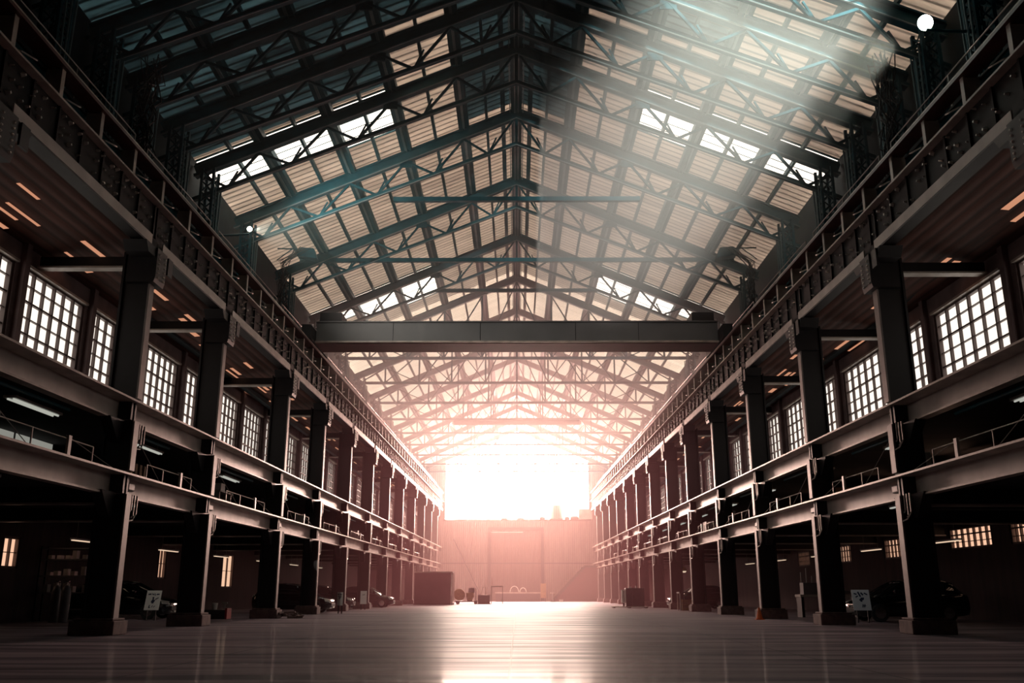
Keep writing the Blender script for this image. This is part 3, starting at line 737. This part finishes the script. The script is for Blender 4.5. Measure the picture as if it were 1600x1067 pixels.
# notice cards
def sign(loc,rz,w,h,zb,label,marks,tilt=0):
    t=thing('notice_card',label,'sign',loc,rz)
    b=MB(); b.hexa([(-w/2+tilt*0,-.02,zb),(w/2,-.02,zb),(w/2,.0,zb),(-w/2,.0,zb),(-w/2+tilt,-.02,zb+h),(w/2+tilt,-.02,zb+h),(w/2+tilt,0,zb+h),(-w/2+tilt,0,zb+h)]); b.build('card',M['paper'],t)
    m=MB()
    for (x0,z0,x1,z1,th) in marks:
        sk=lambda x,z:(x*w+tilt*(z),-.026,zb+z*h)
        m.bar(sk(x0,z0),sk(x1,z1),.008,th,(0,0,1) if abs(x1-x0)>abs(z1-z0)*.3 else (1,0,0))
    m.build('lettering',M['ink'],t)
    for x in (-w*.3,w*.3):
        l=MB(); l.box(x-.02,x+.02,.0,.05,0,zb+h*.5); l.build('leg',M['steel'],t)
    return t
SC1=[(-.38,.80,-.18,.82,.05),(-.12,.84,.0,.78,.04),(.05,.86,.1,.74,.03),(.18,.80,.38,.82,.04),(-.05,.62,.05,.66,.04),(-.02,.34,.02,.62,.05),(.02,.36,.12,.52,.05),(.14,.54,.36,.64,.03),(-.1,.40,-.03,.52,.03),(-.2,.12,-.16,.26,.03),(-.2,.12,-.1,.14,.03),(.0,.14,.06,.24,.02),(.12,.14,.22,.22,.02)]
SC2=[(-.4,.86,-.25,.82,.04),(-.2,.9,-.12,.72,.03),(-.05,.86,.1,.84,.04),(.15,.9,.2,.7,.04),(.25,.8,.4,.84,.03),(-.3,.66,-.1,.7,.04),(0,.7,.05,.48,.05),(.12,.62,.3,.66,.04),(-.15,.52,-.1,.6,.04)]
SC3=[(-.38,.82,-.22,.78,.04),(-.14,.9,-.02,.66,.05),(.02,.86,.14,.74,.05),(.2,.84,.38,.76,.04),(-.3,.64,-.16,.7,.04),(-.02,.42,.04,.62,.07),(.08,.5,.14,.62,.05),(-.1,.48,-.04,.56,.04),(.02,.14,.06,.30,.03),(.12,.14,.16,.30,.03),(.02,.22,.22,.22,.02)]
sign(on(-14.0,36.3),0,.56,.72,.38,'white card with blue black scrawl, tilted, before the car in the second left bay',SC1,.08)
sign(on(-9.1,48.7),-.7,.44,.66,.40,'tall white card with dark lettering at the nose of the left hatchback',SC2)
sign(on(-9.75,60.1),.5,.42,.8,.35,'blank looking white card on the front of the hidden left car',[(-.2,.7,.2,.72,.03)],0)
sign(on(12.15,33.5),0,.62,.70,.42,'white card with blue black scrawl at the black car in the dark right bay',SC3,-.05)
# pieces of floor clutter
t=thing('tool_case','open red tool case on the floor beyond the second left column','case',on(-12.2,38.6))
b=MB(); b.box(-.46,.42,-.3,.3,0,.36); b.build('tray',M['darkbox'],t,bevel=.02)
b=MB(); b.box(.42,.50,-.3,.3,-.0,.42); b.build('end_panel',M['red'],t)
b=MB(); b.tube([(.30,0,.36),(.30,0,.62)],.02,6); b.box(.2,.40,-.05,.05,.60,.65); b.build('handle',M['railing'],t)
b=MB(); b.lathe([(.02,0),(.09,0),(.12,.26),(.02,.26)],12); o=b.build('paper_cup',M['white']); o.location=(-12.3,38.6,zf(38.6)+.36); tag(o,'white tapered cup standing on the red tool case','cup')
b=MB(); b.lathe([(.02,0),(.08,0),(.09,.26),(.05,.34),(.04,.42),(.02,.42)],12); o=b.build('white_bottle',M['white']); o.location=on(-13.0,50.3); tag(o,'white bottle standing on the floor left of the third left column','bottle')
t=thing('scrap_heap','low heap of scrap and rags at the foot of the third left column','heap',on(-9.5,39.5))
b=MB(); random.seed(3)
for k in range(40):
    x,y=random.uniform(-.55,.55),random.uniform(-.5,.5); z=max(.02,.28-abs(x)*.35)*random.random()
    a=random.uniform(0,PI); l=random.uniform(.08,.25); b.bar((x-l*math.cos(a),y-l*math.sin(a),z+.03),(x+l*math.cos(a),y+l*math.sin(a),z+.03+random.uniform(-.02,.05)),random.uniform(.03,.12),random.uniform(.02,.07))
b.build('pieces',M['concrete'],t)
def gas(loc,label):
    t=thing('gas_cylinder',label,'cylinder',loc,0,'gas cylinders in the dark left bay')
    b=MB(); b.lathe([(.03,0),(.15,0),(.16,.04),(.16,1.05),(.12,1.2),(.04,1.28),(.03,1.28)],16); b.build('body',M['grey'],t,smooth=True)
    b=MB(); b.tube([(0,0,1.27),(0,0,1.38)],.04,8); b.tube([(-.08,0,1.40),(.08,0,1.40)],.025,6); b.build('valve',M['chrome'],t)
gas(on(-16.4,33.6),'grey gas cylinder in the dark left bay, farther from the column'); gas(on(-15.95,33.4),'grey gas cylinder in the dark left bay, beside the first column')
t=thing('tool_rack','dark shelf rack with small pale tools in the near left bay','rack',on(-16.9,35.2))
for x in (-.9,.9):
    for y in (-.25,.25):
        b=MB(); b.box(x-.03,x+.03,y-.03,y+.03,0,2.7); b.build('upright',M['steel'],t)
for z in (.4,1.0,1.6,2.2,2.6):
    b=MB(); b.box(-.9,.9,-.28,.28,z,z+.04); b.build('shelf',M['grey'],t)
b=MB(); random.seed(5)
for z in (1.04,1.64,2.24):
    for k in range(5):
        x=-.75+.35*k+random.uniform(-.08,.08); b.box(x,x+.16,-.15,.1,z,z+random.uniform(.1,.34))
b.build('tools',M['railing'],t)
t=thing('lathe_bench','workbench with lathe and vertical bars in the right bay behind the third column','workbench',on(13.6,41.6))
b=MB(); b.box(-1.3,1.3,-.4,.4,.85,.95); b.build('worktop',M['flange'],t)
for x in (-1.2,1.2):
    b=MB(); b.box(x-.06,x+.06,-.35,.35,0,.85); b.build('leg',M['steel'],t)
b=MB(); b.box(-1.1,-.5,-.25,.25,.95,1.45); b.box(-.5,1.1,-.12,.12,.98,1.1); b.lathe([(.03,-.1),(.18,-.1),(.18,.1),(.03,.1)],14,(-.40,0,1.25),'x'); b.build('machine',M['grey'],t)
b=MB()
for k in range(5): b.tube([(-1.0+.22*k,.3,.95),(-1.0+.24*k,.34,1.9+.2*math.sin(k*2))],.02,6)
b.build('bar_stock',M['railing'],t)
def cone(loc,label,sc=1):
    t=thing('traffic_cone',label,'cone',loc,0); t.scale=(sc,)*3
    b=MB(); b.box(-.16,.16,-.16,.16,0,.03); b.lathe([(.13,.03),(.03,.46),(.02,.46)],14); b.build('body',M['orange'],t)
    b=MB(); b.lathe([(.099,.15),(.072,.27),(.06,.27)],14); b.build('band',M['white'],t)
cone(on(9.55,37.6),'small orange cone at the foot of the third right column')
cone(on(11.4,61.2),'pale orange cone standing on the floor behind the right headlamp car',1.9)
t=thing('work_table','dark table with pale crate underneath between two right columns','table',on(10.4,56.9))
b=MB(); b.box(-.75,.75,-.5,.5,1.0,1.08); b.build('tabletop',M['darkbox'],t)
for x in (-.7,.7):
    for y in (-.45,.45):
        b=MB(); b.box(x-.03,x+.03,y-.03,y+.03,0,1.0); b.build('leg',M['railing'],t)
b=MB(); b.prism([(-.1,0),(.7,0),(.7,.52),(.45,.55)],-.3,.3); o=b.build('paper_pile',M['paper']); o.location=(10.4,56.9,zf(56.9)+1.08); tag(o,'heap of white spotted paper on the dark table in the right arcade','papers')
t=thing('wooden_crate','pale wooden crate under the dark table in the right arcade','crate',on(10.1,56.6))
for z in (.02,.24,.46): b=MB(); b.box(-.32,.32,-.3,-.26,z,z+.18); b.box(-.32,.32,.26,.3,z,z+.18); b.build('slat',M['wood'],t)
b=MB()
for x in (-.32,.29):
    for y in (-.26,.23): b.box(x,x+.03,y,y+.03,0,.66)
b.build('corner_post',M['wood'],t)
t=thing('steel_pallet','thin flat steel pallet on the floor under the dark cabinet','pallet',on(7.95,68.0))
b=MB(); b.box(-1.15,1.35,-.7,.7,.06,.12); b.build('deck',M['flange'],t)
b=MB()
for x in (-1.1,0,1.2): b.box(x,x+.1,-.7,.7,0,.06)
b.build('runner',M['steel'],t)
t=thing('control_cabinet','dark control cabinet standing on a steel pallet by the far right columns','cabinet',(8.2,68.0,zf(68)+.12))
b=MB(); b.box(-.45,.85,-.5,.5,0,1.25); b.build('body',M['darkbox'],t,bevel=.02)
b=MB(); b.box(.0,.8,-.53,-.5,.08,1.18); b.build('door',M['darkbox'],t)
b=MB(); b.tube([(.1,-.56,.6),(.1,-.56,.75)],.02,6); b.build('handle',M['chrome'],t)
b=MB(); b.box(-.2,.0,-.2,.2,1.25,1.36); b.box(.3,.42,-.1,.1,1.25,1.42); b.build('top_fittings',M['railing'],t)
t=thing('white_switchbox','white switch box on the hall side of the dark cabinet','box',(7.58,67.6,zf(68)+.12))
b=MB(); b.box(-.15,.15,-.2,.2,.22,1.12); b.build('body',M['white'],t); b=MB(); b.box(-.02,.02,-.215,-.2,.28,1.06); b.build('door_gap',M['steel'],t)
b=MB(); b.box(-.05,.05,-.05,.05,0,.22); b.build('leg',M['steel'],t)
b=MB(); b.lathe([(.02,1.9),(.06,1.9),(.05,1.96),(.3,2.05),(.42,2.22),(.40,2.26),(.02,2.3)],16)
t=thing('pendant_lamp','dome lamp glowing under the right gallery behind the fifth column','lamp',on(10.9,62.6))
b=MB(); b.lathe([(.04,2.78),(.07,2.74),(.3,2.66),(.44,2.45),(.42,2.43),(.05,2.6)],18); b.build('shade',M['yellow'],t,smooth=True)
b=MB(); b.lathe([(.02,2.32),(.30,2.34),(.36,2.44),(.02,2.46)],16); b.build('bulb',M['tubewarm'],t,smooth=True)
b=MB(); b.tube([(0,0,2.76),(0,0,3.75)],.012,6); b.build('cord',M['tyre'],t)

# ------------------------------------------------------------------ fittings on the mezzanine floors and under them
LAMPP={}
def tube_lamp(loc,L,rz,label,group,lit,drop=.28,w=.16):
    key=(round(L,1),lit,round(drop,2),w)
    if key in LAMPP: return dup(LAMPP[key],loc,rz,label,group)
    t=thing('fluorescent_lamp',label,'lamp',loc,rz,group)
    b=MB(); b.box(-w/2,w/2,-L/2,L/2,.02,.08); b.build('housing',M['white'],t)
    b=MB(); b.tube([(-w*.22,-L/2+.05,0),(-w*.22,L/2-.05,0)],.022,6); b.tube([(w*.22,-L/2+.05,0),(w*.22,L/2-.05,0)],.022,6); b.build('tubes',M[lit],t)
    for y in (-L*.35,L*.35):
        b=MB(); b.tube([(0,y,.08),(0,y,.08+drop)],.008,5); b.build('hanger',M['railing'],t)
    LAMPP[key]=t; return t
random.seed(11)
for sd in (-1,1):
    sn=SIDE[sd]
    for i,(y0,y1) in enumerate(bays(sd)):
        if i==0 or y0>100: continue
        bn=bayname(sd,i); k=kz(y0); L=y1-y0
        # lamp over the mezzanine
        yl=y0+L*(.70 if sd<0 else .42)
        tube_lamp((sd*11.5,yl,5.32*kz(yl)),2.2,0,'tube lamp over the lower gallery %s'%bn,'lamps over the lower gallery','tube',.22,.30 if i%2 else .18)
        # thin lamp below the mezzanine floor
        yl=y0+L*.38
        tube_lamp((sd*11.4,yl,3.52*kz(yl)),2.6,0,'thin tube lamp under the lower gallery %s'%bn,'lamps under the lower gallery','tube',.13,.10)
        if i<9:
            yl=y0+L*.55; tube_lamp((sd*16.3,yl,2.92),2.4,.0,'warm tube lamp deep in the aisle %s'%bn,'warm lamps of the ground floor aisle','tubewarm',.75,.14)
        # pipe under the upper gallery floor
        b=MB(); b.tube([(sd*10.75,y0+.9,5.30*k),(sd*10.75,y1-2.2,5.30*kz(y1-2))],.045,8); o=b.build('drain_pipe',M['roofsteel']); tag(o,'blue grey pipe under the upper gallery %s'%bn,'pipe','pipes under the upper galleries')
        # railing with stay cable on the edge beam
        zb=4.06*kz((y0+y1)/2)
        t=side_root('gallery_railing','low posts with stay wire on gallery edge %s'%bn,'railing',sd,y0,4.055*kz(y0),y1,4.055*kz(y1),'railings of the lower galleries')
        b=MB(); b.box(-.16,-.10,L*.58,L*.58+.14,0,.46); b.build('flat_post',M['flange'],t)
        for q in (.22,.40,.76):
            b=MB(); b.tube([(-.2,L*q,0),(-.2,L*q,.40)],.018,6); b.build('post',M['railing'],t)
        b=MB(); b.tube([(-.2,L*.22,.40),(-.2,L*.76,.40)],.014,6); b.build('rail',M['railing'],t)
        b=MB(); b.tube([(-.25,L*.60,.48),(-.25,L*.97,-.0)],.010,5); b.tube([(-.25,.35,1.2),(-.25,L*.40,.02)],.010,5); b.build('stay_wire',M['railing'],t)
        # a machine or box standing on the mezzanine
        kind=(i*3+(0 if sd<0 else 1))%4
        ym=y0+L*random.uniform(.25,.6); loc=(sd*11.6,ym,3.99*kz(ym))
        if kind==0:
            t=thing('bench_drill','small bench drill on the lower gallery %s'%bn,'machine',loc)
            b=MB(); b.box(-.3,.3,-.3,.3,0,.08); b.build('base',M['grey'],t); b=MB(); b.tube([(0,.15,.08),(0,.15,1.1)],.05,8); b.build('column',M['chrome'],t)
            b=MB(); b.box(-.16,.16,-.35,.28,.85,1.15); b.lathe([(.02,0),(.05,0),(.05,.2),(.02,.2)],8,(0,-.22,.66)); b.build('head',M['grey'],t,bevel=.03)
        elif kind==1:
            t=thing('steel_desk','pale topped desk on the lower gallery %s'%bn,'desk',loc)
            b=MB(); b.box(-.4,.4,-.8,.8,.68,.74); b.build('desktop',M['flange'],t)
            for q in (-.7,.7):
                b=MB(); b.box(-.35,.35,q-.03,q+.03,0,.68); b.build('leg',M['railing'],t)
            b=MB(); b.box(-.25,.25,-.3,.2,.74,1.05); o=b.build('machine_case',M['white']); o.location=loc; tag(o,'pale machine case on the steel desk %s'%bn,'case')
        elif kind==2:
            t=thing('storage_bin','slatted bin on the lower gallery %s'%bn,'bin',loc)
            b=MB(); b.box(-.45,.45,-.9,.9,0,.08); b.build('base',M['wood'],t)
            for q in range(6):
                b=MB(); b.box(.40 if sd<0 else -.45,.45 if sd<0 else -.40,-.9+.32*q,-.75+.32*q,.08,.70); b.build('slat',M['wood'],t)
            b=MB(); b.box(-.45,.45,-.9,-.86,.08,.6); b.box(-.45,.45,.86,.9,.08,.6); b.build('end_board',M['wood'],t)
        else:
            t=thing('pale_locker','pale low locker on the lower gallery %s'%bn,'locker',loc)
            b=MB(); b.box(-.3,.3,-.6,.6,.05,.95); b.build('body',M['white'],t,bevel=.015); b=MB(); b.box(-.31,.31,-.01,.01,.08,.92); b.build('door_gap',M['steel'],t)
            b=MB(); b.box(-.25,.25,-.55,.55,0,.05); b.build('base',M['steel'],t)
# glazed office on the left mezzanine, nearest bay
t=thing('office_partition','pale lit partition panel on the nearest left gallery','panel',(-15.0,27.6,3.98))
b=MB(); b.box(-.03,.03,-1.7,1.6,1.25,2.0); b.build('panel',M['panelglow'],t)
b=MB(); b.box(-.05,.05,-1.75,1.65,0,1.25); b.build('lower_board',M['darkbox'],t)
b=MB(); b.box(.03,.06,-.75,-.70,1.25,2.0); b.box(.03,.06,-1.7,1.6,1.7,1.73); b.build('glazing_bar',M['steel'],t)
for q,(y,w) in enumerate(((31.0,.9),(37.6,.5),(45.0,.5))):
    t=thing('lit_hatch','bright small hatch at the back of the right lower gallery, %s from the camera'%ORD[q],'hatch',(15.0,y,4.0),0,'bright hatches of the right gallery')
    b=MB(); b.box(-.03,.03,-w,w,.35,1.35); b.build('pane',M['day_low'],t)
    b=MB(); b.box(-.06,.06,-w-.1,-w,0,1.45); b.box(-.06,.06,w,w+.1,0,1.45); b.box(-.05,-.03,-.03,.03,.35,1.35); b.build('frame',M['steel'],t)

# ------------------------------------------------------------------ flood lamps high on the walls
def flood(loc,r,aim,label,lit):
    t=thing('flood_lamp',label,'lamp',loc)
    d=(Vector(aim)-Vector(loc)).normalized(); q=d.to_track_quat('Z','Y')
    def add(b,n,m):
        o=b.build(n,m,t,smooth=False); o.rotation_mode='QUATERNION'; o.rotation_quaternion=q; return o
    b=MB(); b.lathe([(.05,-.35),(r*.5,-.34),(r*.9,-.1),(r*1.08,0),(r*1.08,.03),(r*1.0,.03),(r*.98,-.02)],20); add(b,'housing',M['roofsteel'])
    b=MB(); b.lathe([(.01,.035),(r*.97,.02),(r*.97,.0),(.01,.0)],20); add(b,'lens',M[lit])
    s=1 if loc[0]>0 else -1
    b=MB(); b.tube([(0,0,-.2),(s*.5,0,-.25),(s*(12.55-abs(loc[0])),0,-.3)],.04,6); b.build('bracket',M['roofsteel'],t)
LR=(10.5,20.5,15.2); LL=(-10.5,33.4,14.85)
flood(LR,.20,(2,14,8),'brightly lit round flood lamp high on the right wall','lampglow')
flood(LL,.10,(-2,20,6),'small lit flood lamp high on the left wall','lampglow')
for s,sn in ((-1,'left'),(1,'right')):
    t=thing('lamp_arm','unlit lamp head on a long bracket arm high on the %s wall'%sn,'lamp',(s*11.6,41.5,17.15),0,'lamp arms facing each other')
    b=MB(); b.tube([(0,0,.0),(-s*1.3,0,-.05)],.035,6); b.tube([(0,0,-.6),(-s*.7,0,-.04)],.025,6); b.build('arm',M['roofsteel'],t)
    b=MB(); b.hexa([(-s*1.0,-.3,-.45),(-s*2.0,-.3,-.62),(-s*2.0,.3,-.62),(-s*1.0,.3,-.45),(-s*1.15,-.22,0),(-s*1.8,-.22,-.06),(-s*1.8,.22,-.06),(-s*1.15,.22,0)]); b.build('lamp_head',M['roofsteel'],t,bevel=.04)
    t=thing('cable_bundle','tangle of cables draped over the %s laced post by the lamp arm'%sn,'cables',(s*11.3,41.2,0),0,'cable tangles')
    random.seed(20+s)
    b=MB()
    for q in range(16):
        pts=[(random.uniform(-.25,.25)-s*.15,random.uniform(-.3,.3),13.0+.55*j+random.uniform(-.1,.1)) for j in range(7)]
        pts.append((-s*random.uniform(.5,1.4),random.uniform(-.2,.2),17.0+random.uniform(-.1,.1))); b.tube(pts,.016,5)
    b.build('cables',M['steel'],t)
    # heavier cable festoon near the camera
    t=thing('cable_bundle','dark cable loops around the laced post nearest the camera on the %s wall'%sn,'cables',(s*11.2,24.6,0),0,'cable tangles')
    b=MB()
    for q in range(18):
        pts=[(random.uniform(-.3,.3)-s*.1,random.uniform(-.5,.5),12.6+.6*j+random.uniform(-.15,.15)) for j in range(8)]
        b.tube(pts,.02,5)
    b.build('cables',M['steel'],t)

# ------------------------------------------------------------------ haze boxes, pink and teal light put into their colour
def haze(box,dens,label,an=.25,col=(1,1,1)):
    b=MB(); b.box(*box)
    m=bpy.data.materials.new('haze'); h=b.build('haze',m); h['kind']='stuff'; h['label']=label; h['category']='haze'
    m.use_nodes=True; nt=m.node_tree; nt.nodes.clear()
    o=nt.nodes.new('ShaderNodeOutputMaterial'); v=nt.nodes.new('ShaderNodeVolumeScatter')
    v.inputs['Color'].default_value=(*col,1); v.inputs['Density'].default_value=dens; v.inputs['Anisotropy'].default_value=an
    nt.links.new(v.outputs[0],o.inputs['Volume'])
haze((-12.5,.98,19.0,46.0,14.0,23.4),.012,'pale dust drifting under the left roof slope before the bridge crane',.25,(.72,1,1))
haze((1.0,12.5,22.0,46.0,14.0,23.4),.050,'pale dust caught in the light beam under the right roof slope',-.4,(.88,1,.97))  # dense box added to strengthen the glow of the beam
haze((-12.5,12.5,46.02,84.98,12.02,23.4),.022,'bright dust under the roof beyond the bridge crane',.68,(1,.92,.88))
haze((-17.9,17.9,46.02,84.98,-.8,12.0),.0075,'thin dust between the arcades in the middle of the hall',.25,(1,.44,.49))
haze((-12.5,12.5,85.0,YE-.02,12.02,23.4),.006,'glowing dust under the roof before the far gable')
haze((-17.9,17.9,85.0,YE-.02,-.8,12.0),.0055,'glowing dust over the floor before the far wall',.25,(1,.74,.70))

# ------------------------------------------------------------------ lights
def spot(name,loc,aim,col,e,ang,blend,size=.25):
    l=bpy.data.lights.new(name,'SPOT'); l.energy=e; l.color=col; l.spot_size=math.radians(ang); l.spot_blend=blend; l.shadow_soft_size=size
    o=bpy.data.objects.new(name,l); COL.objects.link(o); o.location=loc
    o.rotation_euler=(Vector(aim)-Vector(loc)).to_track_quat('-Z','Y').to_euler(); return o
spot('flood_beam',(10.35,20.8,15.27),(4.6,40,19.0),(1.0,.93,.80),900,42,.5,.08)
spot('unseen_roof_beam',(10.2,3,16.4),(5.4,38,20.0),(1.0,.94,.83),120000,19.5,.45,.4)  # unseen spot added out of frame to make the beam under the roof
spot('flood_beam_small',(-10.35,33.5,14.88),(0,48,20),(1.0,.93,.82),2500,80,.8,.06)
spot('card_fill',(-12.6,33.6,3.3),(-14.0,36.3,.75),(1.0,.93,.82),55,24,.5,0.0)  # unseen spots added to brighten the notice cards
spot('card_fill',(-10.6,46.0,3.4),(-9.1,48.7,.75),(1.0,.93,.82),45,16,.5,0.0)
spot('card_fill',(-11.0,57.4,3.4),(-9.75,60.1,.75),(1.0,.93,.82),40,16,.5,0.0)
spot('card_fill',(11.2,30.6,3.3),(12.15,33.5,.75),(.85,.93,1.0),30,22,.5,0.0)
w=bpy.data.worlds.new('sky'); SC.world=w; w.use_nodes=True
bg=w.node_tree.nodes['Background']; bg.inputs['Color'].default_value=(.86,.88,.86,1); bg.inputs['Strength'].default_value=14.0

# ------------------------------------------------------------------ camera
F=1426.; VX,VY=808.,922.
th=math.atan((VY-533.5)/F); yaw=math.atan((VX-800)/F*math.cos(th))
cd=bpy.data.cameras.new('camera'); cam=bpy.data.objects.new('camera',cd); COL.objects.link(cam)
cd.sensor_fit='HORIZONTAL'; cd.sensor_width=36; cd.lens=36*F/1600; cd.clip_end=400
cam.location=(0,0,1.15); cam.rotation_euler=(PI/2+th,0,yaw)
SC.camera=cam
vs=SC.view_settings; SC.display_settings.display_device='sRGB'
vs.view_transform='Standard'; vs.look='None'; vs.gamma=1; vs.use_curve_mapping=False; vs.exposure=0
cy=SC.cycles
cy.max_bounces=6; cy.diffuse_bounces=3; cy.glossy_bounces=3; cy.transmission_bounces=3; cy.volume_bounces=0
cy.use_denoising=True; cy.sample_clamp_indirect=4; cy.caustics_reflective=False; cy.caustics_refractive=False
